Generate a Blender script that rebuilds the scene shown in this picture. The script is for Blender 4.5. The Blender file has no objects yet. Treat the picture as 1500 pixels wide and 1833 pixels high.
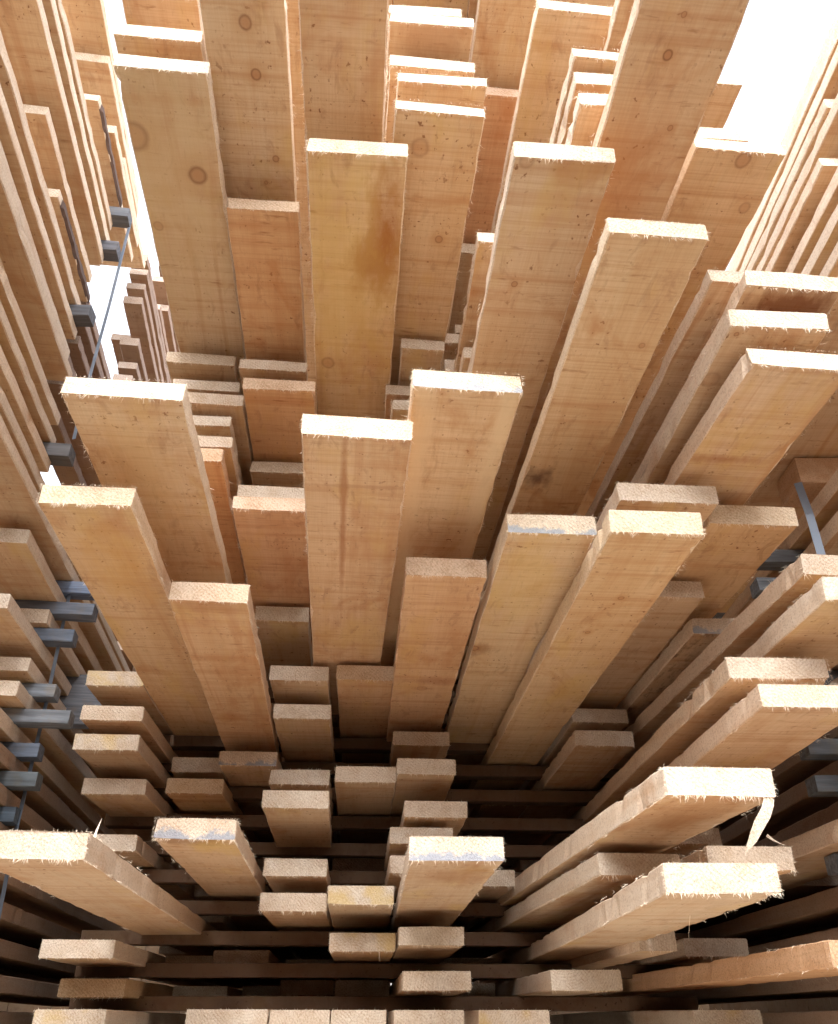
import bpy, bmesh, math, random
from mathutils import Vector, Matrix, noise
R = math.radians
scene = bpy.context.scene
COL = scene.collection

# ------------------------------------------------------------------ camera
PITCH, YAW = 0.5470108798, 0.0557422889
cam_d = bpy.data.cameras.new('camera')
cam_d.sensor_fit = 'HORIZONTAL'; cam_d.sensor_width = 36.0
cam_d.lens = 36.0 * 1500.0 / 1500.0
cam_d.clip_start = 0.02; cam_d.clip_end = 2000
cam = bpy.data.objects.new('camera', cam_d); COL.objects.link(cam)
cam.matrix_world = Matrix.Rotation(-YAW, 4, 'Z') @ Matrix.Rotation(math.pi / 2 + PITCH, 4, 'X')
scene.camera = cam

# ------------------------------------------------------------------ light
SUN_EL, SUN_AZ = R(46), R(188)        # azimuth clockwise from +y: high behind the photographer
world = bpy.data.worlds.new('World'); scene.world = world; world.use_nodes = True
nt = world.node_tree; nt.nodes.clear()
sky = nt.nodes.new('ShaderNodeTexSky'); sky.sky_type = 'NISHITA'; sky.sun_disc = False
sky.sun_elevation = SUN_EL; sky.sun_rotation = SUN_AZ
sky.air_density = 1.0; sky.dust_density = 3.0; sky.ozone_density = 1.0
bg = nt.nodes.new('ShaderNodeBackground'); bg.inputs['Strength'].default_value = 0.15
wo = nt.nodes.new('ShaderNodeOutputWorld')
hs = nt.nodes.new('ShaderNodeHueSaturation')      # thin bright overcast: the blue washed out of the sky
hs.inputs['Saturation'].default_value = 0.28; hs.inputs['Value'].default_value = 2.9
nt.links.new(sky.outputs[0], hs.inputs['Color']); nt.links.new(hs.outputs[0], bg.inputs[0]); nt.links.new(bg.outputs[0], wo.inputs[0])
sun_d = bpy.data.lights.new('sun', 'SUN'); sun_d.energy = 0.6; sun_d.angle = R(50)
sun_d.color = (1.0, 0.97, 0.93)
sun = bpy.data.objects.new('sun', sun_d); COL.objects.link(sun)
dirv = Vector((math.sin(SUN_AZ) * math.cos(SUN_EL), math.cos(SUN_AZ) * math.cos(SUN_EL), math.sin(SUN_EL)))
sun.rotation_euler = dirv.to_track_quat('Z', 'Y').to_euler(); sun.location = dirv * 20
vs = scene.view_settings
scene.display_settings.display_device = 'sRGB'
vs.view_transform = 'Standard'; vs.look = 'None'; vs.gamma = 1.0; vs.use_curve_mapping = False
vs.exposure = 1.02
scene.cycles.max_bounces = 10; scene.cycles.diffuse_bounces = 7

# ------------------------------------------------------------------ materials
class N:
    def __init__(s, name):
        s.m = bpy.data.materials.new(name); s.m.use_nodes = True; s.t = s.m.node_tree
        s.b = s.t.nodes['Principled BSDF']
    def n(s, kind, **kw):
        x = s.t.nodes.new('ShaderNode' + kind)
        for k, v in kw.items(): setattr(x, k, v)
        return x
    def put(s, sock, v):
        if isinstance(v, bpy.types.NodeSocket): s.t.links.new(v, sock)
        else: sock.default_value = v
    def math(s, op, a, b=0.0, c=0.0, clamp=False):
        x = s.n('Math', operation=op, use_clamp=clamp)
        for i, v in enumerate((a, b, c)): s.put(x.inputs[i], v)
        return x.outputs[0]
    def vmath(s, op, a, b):
        x = s.n('VectorMath', operation=op); s.put(x.inputs[0], a); s.put(x.inputs[1], b); return x.outputs[0]
    def noise(s, vec, scale, detail=3, rough=0.55, dist=0.0):
        x = s.n('TexNoise'); s.put(x.inputs['Vector'], vec); x.inputs['Scale'].default_value = scale
        x.inputs['Detail'].default_value = detail; x.inputs['Roughness'].default_value = rough
        x.inputs['Distortion'].default_value = dist
        return x.outputs['Fac']
    def ramp(s, f, lo, hi, a=0.0, b=1.0):
        x = s.n('MapRange'); s.put(x.inputs[0], f)
        for i, v in enumerate((lo, hi, a, b)): x.inputs[i + 1].default_value = v
        return x.outputs[0]
    def mix(s, f, a, b, mode='MIX'):
        x = s.n('Mix', data_type='RGBA', blend_type=mode)
        s.put(x.inputs[0], f)
        s.put(x.inputs[6], (*a, 1) if isinstance(a, tuple) and len(a) == 3 else a)
        s.put(x.inputs[7], (*b, 1) if isinstance(b, tuple) and len(b) == 3 else b)
        return x.outputs[2]
    def bump(s, h, strength, dist, prev=None):
        x = s.n('Bump'); x.inputs['Strength'].default_value = strength; x.inputs['Distance'].default_value = dist
        s.put(x.inputs['Height'], h)
        if prev is not None: s.put(x.inputs['Normal'], prev)
        return x.outputs[0]

def local_vec(g):
    tc = g.n('TexCoord'); oi = g.n('ObjectInfo')
    off = g.n('CombineXYZ')
    g.put(off.inputs[0], g.math('MULTIPLY', oi.outputs['Random'], 37.0))
    g.put(off.inputs[1], g.math('MULTIPLY', oi.outputs['Random'], 91.0))
    g.put(off.inputs[2], g.math('MULTIPLY', oi.outputs['Random'], 13.0))
    return tc.outputs['Object'], g.vmath('ADD', tc.outputs['Object'], off.outputs[0]), oi

def stretch(g, v, x, y, z):
    return g.vmath('MULTIPLY', v, (x, y, z))

def face_wood(name, knots=(), stain=None, heart=0.5, dirty=0.0):
    """sawn board face: grain along y, faint bandsaw marks across, flecks, soft stains, knots"""
    g = N(name); p, q, oi = local_vec(g)
    kf = None; kdist = None
    warp = None
    for (kx, ky, kr, ks) in knots:
        d = g.vmath('SUBTRACT', p, (kx, ky, 0)); d = g.vmath('MULTIPLY', d, (1, .82, 0))
        l = g.n('VectorMath', operation='LENGTH'); g.put(l.inputs[0], d); l = l.outputs['Value']
        l = g.math('ADD', l, g.math('MULTIPLY', g.math('SUBTRACT', g.noise(q, 45, 2), .5), kr * .45))
        core = g.ramp(l, kr * 1.2, kr * .6, 0, ks * .7)
        ring = g.math('MULTIPLY', g.ramp(g.math('ABSOLUTE', g.math('SUBTRACT', l, kr)), kr * .35, 0, 0, .8), ks)
        halo = g.ramp(l, kr * 3.6, kr, 0, .5 * ks)
        kf = core if kf is None else g.math('MAXIMUM', kf, core)
        kdist = ring if kdist is None else g.math('MAXIMUM', kdist, ring)
        warp = halo if warp is None else g.math('MAXIMUM', warp, halo)
    big = g.noise(stretch(g, q, 9, 1.2, 9), 1, 3, .5, .6)
    bands = g.noise(stretch(g, q, 34, 1.6, 20), 1, 3, .5, 1.2)
    fine = g.noise(stretch(g, q, 420, 9, 200), 1, 2, .6)
    saw = g.noise(stretch(g, q, 4, 330, 4), 1, 2, .5)
    saw2 = g.noise(stretch(g, q, 2.5, 48, 2), 1, 3, .6)
    light = (0.66, 0.52, 0.365); mid = (0.60, 0.445, 0.29); orange = (0.52, 0.33, 0.195)
    c = g.mix(g.ramp(big, .38, .62), light, mid)
    c = g.mix(g.math('MULTIPLY', g.ramp(bands, .50, .70), heart), c, orange)
    c = g.mix(g.ramp(bands, .47, .33, 0, .5), c, (0.62, 0.50, 0.35))
    c = g.mix(g.ramp(fine, .35, .75, 0, .16), c, (0.34, 0.17, 0.07))
    c = g.mix(g.ramp(saw, .45, .72, 0, .26), c, (0.36, 0.19, 0.09))
    c = g.mix(g.ramp(saw2, .50, .70, 0, .38), c, (0.42, 0.20, 0.08))
    # resin flecks, short and stretched a little along the grain
    fl = g.noise(stretch(g, q, 150, 110, 150), 1, 2, .5)
    gate = g.noise(q, 14, 2, .5)
    c = g.mix(g.math('MULTIPLY', g.ramp(fl, .65, .72), g.ramp(gate, .42, .60, 0, .85)), c, (0.20, 0.085, 0.035))
    fl2 = g.noise(stretch(g, q, 22, 110, 22), 1, 3, .6)
    c = g.mix(g.math('MULTIPLY', g.ramp(fl2, .60, .72), g.ramp(gate, .55, .38, 0, .65)), c, (0.27, 0.12, 0.05))
    # sap / weather stains
    st = g.noise(stretch(g, q, 8, 5, 8), 1, 5, .62, 1.0)
    c = g.mix(g.ramp(st, .54, .70, 0, .55), c, (0.43, 0.205, 0.08))
    st2 = g.noise(stretch(g, g.vmath('ADD', q, (3, 7, 1)), 10, 4, 8), 1, 4, .6)
    c = g.mix(g.ramp(st2, .55, .68, 0, .40), c, (0.62, 0.45, 0.17))
    # drying smudges, blotchy and streaked along the board
    sm = g.noise(stretch(g, g.vmath('ADD', q, (11, 3, 5)), 45, 16, 20), 1, 5, .68, .8)
    c = g.mix(g.ramp(sm, .56, .70, 0, .42), c, (0.30, 0.16, 0.09))
    # small scattered knots
    if not knots:
        vo = g.n('TexVoronoi', feature='F1'); g.put(vo.inputs['Vector'], stretch(g, q, 7.0, 4.5, .0)); vo.inputs['Scale'].default_value = 1
        ln = g.math('ADD', vo.outputs['Distance'], g.math('MULTIPLY', g.math('SUBTRACT', g.noise(q, 60, 2), .5), .05))
        sel = g.n('SeparateColor'); g.put(sel.inputs[0], vo.outputs['Color'])
        on = g.math('GREATER_THAN', sel.outputs[0], .80)
        c = g.mix(g.math('MULTIPLY', g.ramp(ln, .16, .05, 0, .35), on), c, (0.42, 0.21, 0.09))
        c = g.mix(g.math('MULTIPLY', g.ramp(g.math('ABSOLUTE', g.math('SUBTRACT', ln, .038)), .013, 0, 0, .8), on), c, (0.14, 0.055, 0.025))
    if stain:
        for (sx, sy, rx, ry, rgb, a) in stain:
            d = g.vmath('MULTIPLY', g.vmath('SUBTRACT', p, (sx, sy, 0)), (1 / rx, 1 / ry, 0))
            l = g.n('VectorMath', operation='LENGTH'); g.put(l.inputs[0], d)
            l = g.math('ADD', l.outputs['Value'], g.math('MULTIPLY', g.math('SUBTRACT', g.noise(stretch(g, q, 30, 12, 20), 1, 5, .65), .5), 2.6))
            c = g.mix(g.ramp(l, 1.25, .35, 0, a), c, rgb)
    if knots:
        c = g.mix(warp, c, (0.45, 0.24, 0.10))
        c = g.mix(kf, c, (0.40, 0.20, 0.10))
        c = g.mix(kdist, c, (0.20, 0.09, 0.045))
    if dirty:
        dn = g.noise(stretch(g, q, 40, 14, 30), 1, 6, .7)
        c = g.mix(g.ramp(dn, .50, .66, 0, dirty), c, (0.12, 0.07, 0.05))
    c = g.mix(1.0, c, oi.outputs['Color'], 'MULTIPLY')
    g.put(g.b.inputs['Base Color'], c)
    g.b.inputs['Roughness'].default_value = 0.78
    g.b.inputs['Specular IOR Level'].default_value = 0.25
    h = g.math('ADD', g.math('MULTIPLY', saw, .8), g.math('ADD', g.math('MULTIPLY', fine, .5), g.math('MULTIPLY', g.noise(q, 600, 2), .7)))
    g.put(g.b.inputs['Normal'], g.bump(h, .35, .0008))
    return g.m

def side_wood():
    """narrow sawn edge: paler, hairy"""
    g = N('sawn_edge_wood'); p, q, oi = local_vec(g)
    a = g.noise(stretch(g, q, 60, 4, 60), 1, 3, .55, .5)
    b = g.noise(stretch(g, q, 12, 170, 12), 1, 3, .6)
    f = g.noise(stretch(g, q, 400, 260, 400), 1, 3, .7)
    blot = g.noise(stretch(g, q, 10, 7, 10), 1, 4, .6)
    c = g.mix(g.ramp(a, .35, .7), (0.74, 0.65, 0.54), (0.66, 0.53, 0.40))
    c = g.mix(g.ramp(b, .5, .75, 0, .25), c, (0.45, 0.27, 0.15))
    c = g.mix(g.ramp(blot, .58, .72, 0, .45), c, (0.50, 0.28, 0.14))
    c = g.mix(g.ramp(f, .50, .66, 0, .55), c, (0.36, 0.25, 0.17))
    c = g.mix(1.0, c, oi.outputs['Color'], 'MULTIPLY')
    g.put(g.b.inputs['Base Color'], c); g.b.inputs['Roughness'].default_value = .85
    g.b.inputs['Specular IOR Level'].default_value = .2
    h = g.math('ADD', g.math('MULTIPLY', b, 1.0), g.math('MULTIPLY', f, 1.2))
    g.put(g.b.inputs['Normal'], g.bump(h, .6, .0012))
    return g.m

def end_wood(name, blue=0.0, yellow=0.0):
    """cross-cut end: woolly sawn fibres, growth rings, slanting saw scratches"""
    g = N(name); p, q, oi = local_vec(g)
    sp = g.n('SeparateXYZ'); g.put(sp.inputs[0], p)
    # growth rings round a pith somewhere above or below the board
    rnd = oi.outputs['Random']
    cx = g.ramp(rnd, 0, 1, -.02, .16); cz = g.ramp(g.math('FRACT', g.math('MULTIPLY', rnd, 7.3)), 0, 1, -.09, .10)
    dx = g.math('SUBTRACT', sp.outputs[0], cx); dz = g.math('SUBTRACT', sp.outputs[2], cz)
    rr = g.math('SQRT', g.math('ADD', g.math('MULTIPLY', dx, dx), g.math('MULTIPLY', dz, dz)))
    rr = g.math('ADD', rr, g.math('MULTIPLY', g.noise(q, 25, 2), .006))
    ring = g.math('FRACT', g.math('MULTIPLY', rr, 230))
    scr = g.math('FRACT', g.math('ADD', g.math('ADD', g.math('MULTIPLY', sp.outputs[0], 120), g.math('MULTIPLY', sp.outputs[2], 150)), g.math('MULTIPLY', g.noise(q, 30, 2), 2.0)))
    fuzz = g.noise(stretch(g, q, 430, 430, 360), 1, 4, .75)
    fuzz2 = g.noise(q, 260, 3, .6)
    tone = g.noise(q, 30, 4, .6)
    c = g.mix(g.ramp(tone, .35, .68), (0.72, 0.645, 0.545), (0.60, 0.485, 0.365))
    c = g.mix(g.ramp(ring, .55, 1.0, 0, .30), c, (0.42, 0.27, 0.16))
    c = g.mix(g.ramp(g.math('MULTIPLY', scr, g.ramp(g.noise(q, 40, 2), .35, .6)), .60, .95, 0, .42), c, (0.40, 0.24, 0.14))
    c = g.mix(g.ramp(fuzz, .52, .66, 0, .52), c, (0.29, 0.19, 0.12))
    c = g.mix(g.ramp(fuzz2, .58, .75, 0, .35), c, (0.45, 0.29, 0.17))
    c = g.mix(g.ramp(fuzz, .47, .36, 0, .4), c, (0.90, 0.85, 0.77))
    if blue:
        low = g.ramp(sp.outputs[2], .020, -.001, -.06, .30)
        bn = g.math('ADD', g.noise(stretch(g, q, 30, 30, 30), 1, 5, .7), low)
        c = g.mix(g.ramp(bn, .60, .70, 0, blue), c, (0.30, 0.345, 0.42))
        c = g.mix(g.ramp(g.noise(q, 300, 3, .7), .60, .70, 0, .6), c, (0.10, 0.09, 0.09))
    if yellow:
        c = g.mix(g.ramp(g.noise(q, 18, 3, .5), .50, .64, 0, yellow), c, (0.66, 0.46, 0.12))
    c = g.mix(.8, c, g.mix(1.0, c, oi.outputs['Color'], 'MULTIPLY'))
    g.put(g.b.inputs['Base Color'], c); g.b.inputs['Roughness'].default_value = .92
    g.b.inputs['Specular IOR Level'].default_value = .15
    h = g.math('ADD', g.math('MULTIPLY', fuzz, 1.3), g.math('ADD', g.math('MULTIPLY', fuzz2, .8), g.math('MULTIPLY', scr, -.25)))
    g.put(g.b.inputs['Normal'], g.bump(h, .9, .0022))
    return g.m

def grey_wood():
    g = N('weathered_grey_wood'); p, q, oi = local_vec(g)
    a = g.noise(stretch(g, q, 8, 120, 120), 1, 4, .6, .4)
    b = g.noise(q, 30, 4, .6)
    c = g.mix(g.ramp(a, .35, .7), (0.165, 0.172, 0.182), (0.07, 0.07, 0.074))
    c = g.mix(g.ramp(b, .52, .72, 0, .5), c, (0.17, 0.13, 0.09))
    c = g.mix(1.0, c, oi.outputs['Color'], 'MULTIPLY')
    g.put(g.b.inputs['Base Color'], c); g.b.inputs['Roughness'].default_value = .9
    g.put(g.b.inputs['Normal'], g.bump(a, .5, .0015))
    return g.m

def simple(name, rgb, rough=.6, metal=0.0, scale=60, amt=.25):
    g = N(name); p, q, oi = local_vec(g)
    c = g.mix(g.ramp(g.noise(q, scale, 4), .4, .7, 0, amt), rgb, tuple(v * .5 for v in rgb))
    g.put(g.b.inputs['Base Color'], c); g.b.inputs['Roughness'].default_value = rough; g.b.inputs['Metallic'].default_value = metal
    return g.m

def ground_mat():
    g = N('pale_dirt'); tc = g.n('TexCoord'); q = tc.outputs['Object']
    c = g.mix(g.ramp(g.noise(q, 1.4, 5), .35, .65), (0.58, 0.52, 0.44), (0.50, 0.44, 0.37))
    c = g.mix(g.ramp(g.noise(q, 90, 4), .5, .7, 0, .4), c, (0.25, 0.20, 0.15))
    g.put(g.b.inputs['Base Color'], c); g.b.inputs['Roughness'].default_value = .95
    g.put(g.b.inputs['Normal'], g.bump(g.noise(q, 60, 5), .5, .01))
    return g.m

FACE = [face_wood('board_face_%s' % n, heart=h) for n, h in (('pale', .15), ('mixed', .45), ('heart', .8))]
FACE_DIRTY = face_wood('board_face_dirty', heart=.5, dirty=.8)
SIDE = side_wood()
END = end_wood('cut_end'); END_BLUE = end_wood('cut_end_blue_stained', blue=.85); END_YEL = end_wood('cut_end_yellow', yellow=.45)
SPL = simple('splinter_wood', (0.84, 0.74, 0.60), .8, amt=.1)
BARK = simple('bark', (0.10, 0.06, 0.045), .95, amt=.6)
GREY = grey_wood()
STEEL = simple('steel_strap', (0.20, 0.24, 0.30), .45, .5, 20, .25)
DIRT = ground_mat()

# ------------------------------------------------------------------ helpers
def link(name, bm, mats, parent=None, loc=(0, 0, 0), rot=(0, 0, 0), smooth=False):
    me = bpy.data.meshes.new(name); bm.to_mesh(me); bm.free()
    for m in mats: me.materials.append(m)
    if smooth:
        for p in me.polygons: p.use_smooth = True
    o = bpy.data.objects.new(name, me); COL.objects.link(o)
    o.location = loc; o.rotation_euler = rot
    if parent: o.parent = parent
    return o
def tag(o, label, cat, group=None, kind=None):
    if label: o['label'] = label
    if cat: o['category'] = cat
    if group: o['group'] = group
    if kind: o['kind'] = kind

def plank_mesh(w, L, t, rnd, rough=1.0, wane=None):
    """board with its front end at y=0, lower-left edge along y at x=0,z=0. wane: eaten corner profile on one long edge"""
    bm = bmesh.new()
    ch = rnd.uniform(.0010, .0022)
    prof = [(ch, 0), (w * .33, 0), (w * .67, 0), (w - ch, 0), (w, ch), (w, t - ch), (w - ch, t), (w * .5, t), (ch, t), (0, t - ch), (0, ch)]
    n = len(prof)
    ys = [0, .002]; y = .002; st = .008
    while y < min(L, 1.1): y += st; st = min(st * 1.09, .03); ys.append(y)
    ys += [L * .75, L] if L > 1.6 else [L]
    ys = sorted(set(v for v in ys if v <= L)); 
    if ys[-1] < L: ys.append(L)
    sd = rnd.uniform(0, 100); bow = rnd.uniform(-.0030, .0030); crook = rnd.uniform(-.0025, .0025); twist = rnd.uniform(-.012, .012); wav = rnd.uniform(.0006, .0020)
    skew = rnd.uniform(-.020, .020); lean = rnd.uniform(-.004, .004)
    rings = []
    for yi, y in enumerate(ys):
        ring = []
        for i, (x, z) in enumerate(prof):
            e = 0.0
            cornery = i in (0, 3, 4, 5, 6, 8, 9, 10)
            nx = noise.noise(Vector((sd + y * 70, i * 3.1, 1))) * .0006 * rough
            nz = noise.noise(Vector((sd + y * 60, i * 2.3, 7))) * .0005 * rough
            if cornery:
                chip = max(0, noise.noise(Vector((sd + y * 38, (i // 2) * 5.7, 3))) - .22) * .0065 * rough
                nx += (-chip if x > w / 2 else chip); nz += (chip if z < t / 2 else -chip) * .6
            slow = noise.noise(Vector((sd, y * 4, 9))) * .0012
            xx = x + nx + slow * .6 + crook * math.sin(y * 2.2)
            if wane:
                for (ya, yb, depth) in wane:
                    if ya < y < yb and x > w / 2:
                        xx -= depth * math.sin(math.pi * (y - ya) / (yb - ya)) * (1.0 if z < t / 2 else .35)
            xx += noise.noise(Vector((sd + y * 11, 4 if x > w / 2 else 8, 2))) * wav * .8 * rough
            zz = z + nz + bow * math.sin(y * 2.5) + twist * (x - w / 2) * math.sin(y * 1.7)
            yy = y
            if yi < 2:
                yy = y + skew * (x - w / 2) + lean * (z / t) + noise.noise(Vector((sd, i * 4.4, 2))) * .0010 * rough
            ring.append(bm.verts.new((xx, yy, zz)))
        rings.append(ring)
    for a, b in zip(rings, rings[1:]):
        for i in range(n):
            j = (i + 1) % n
            f = bm.faces.new((a[i], a[j], b[j], b[i]))
            f.material_index = 1 if i in (3, 4, 5, 8, 9, 10) else 0
            f.smooth = False
    # front end: a fan of quads between bottom and top profile keeps it nearly flat
    f = bm.faces.new(rings[0][::-1]); f.material_index = 2
    f = bm.faces.new(rings[-1]); f.material_index = 2
    bmesh.ops.recalc_face_normals(bm, faces=bm.faces)
    return bm

def splinter(bm, base, direction, length, width, rnd):
    d = Vector(direction).normalized()
    side = d.cross(Vector((rnd.uniform(-1, 1), rnd.uniform(-1, 1), rnd.uniform(-1, 1)))).normalized()
    up = d.cross(side)
    curl = side * rnd.uniform(-.5, .5) * length + up * rnd.uniform(-.3, .3) * length
    pr = None
    for k in range(4):
        u = k / 3; p = Vector(base) + d * length * u + curl * u * u; r = width * (1 - u) + .00004
        vs_ = [bm.verts.new(p + side * r), bm.verts.new(p - side * r * .6 + up * r * .6), bm.verts.new(p - side * r * .4 - up * r * .7)]
        if pr:
            for i in range(3):
                j = (i + 1) % 3; bm.faces.new((pr[i], pr[j], vs_[j], vs_[i]))
        pr = vs_

def fringe(w, t, rnd, amount, edge_len=0.0):
    """torn fibres hanging from the lower rim of the cut end and down the corners"""
    bm = bmesh.new()
    sc = rnd.uniform(.7, 1.2)
    sd = rnd.uniform(0, 50)
    n = int(w * 1000 * amount)
    for _ in range(n):
        x = rnd.uniform(0, w)
        if noise.noise(Vector((sd + x * 55, 0, 0))) < -.10: continue
        L = (rnd.random() ** 2.2) * .0085 * sc + .0010
        splinter(bm, (x, rnd.uniform(-.0005, .0015), rnd.uniform(-.0002, .0012)),
                 (rnd.gauss(0, .45), rnd.uniform(-.5, .25), -1), L, rnd.uniform(.00018, .00045), rnd)
    for _ in range(int(n * .35)):
        x = rnd.uniform(0, w); L = (rnd.random() ** 2) * .004 * sc + .0008
        splinter(bm, (x, .0, t - rnd.uniform(0, .001)), (rnd.gauss(0, .6), rnd.uniform(-.8, .1), 1), L, rnd.uniform(.00015, .0003), rnd)
    for s in (0, w):
        for _ in range(int(n * .14)):
            splinter(bm, (s, .0005, rnd.uniform(0, t)), ((1 if s else -1), rnd.uniform(-.7, .3), rnd.gauss(-.3, .5)), rnd.random() ** 2 * .005 * sc + .0008, rnd.uniform(.00015, .00035), rnd)
        for _ in range(int(edge_len * 1000 * amount * .5)):
            y = rnd.uniform(0, edge_len); z = rnd.choice((0, t))
            if noise.noise(Vector((sd + y * 25, s * 9, 5))) < 0: continue
            splinter(bm, (s, y, z), ((1 if s else -1) * rnd.uniform(.3, 1), rnd.uniform(-.3, 1.), rnd.uniform(-1, .4)), rnd.random() ** 2.5 * .008 * sc + .0008, rnd.uniform(.00015, .0003), rnd)
    return bm

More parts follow.
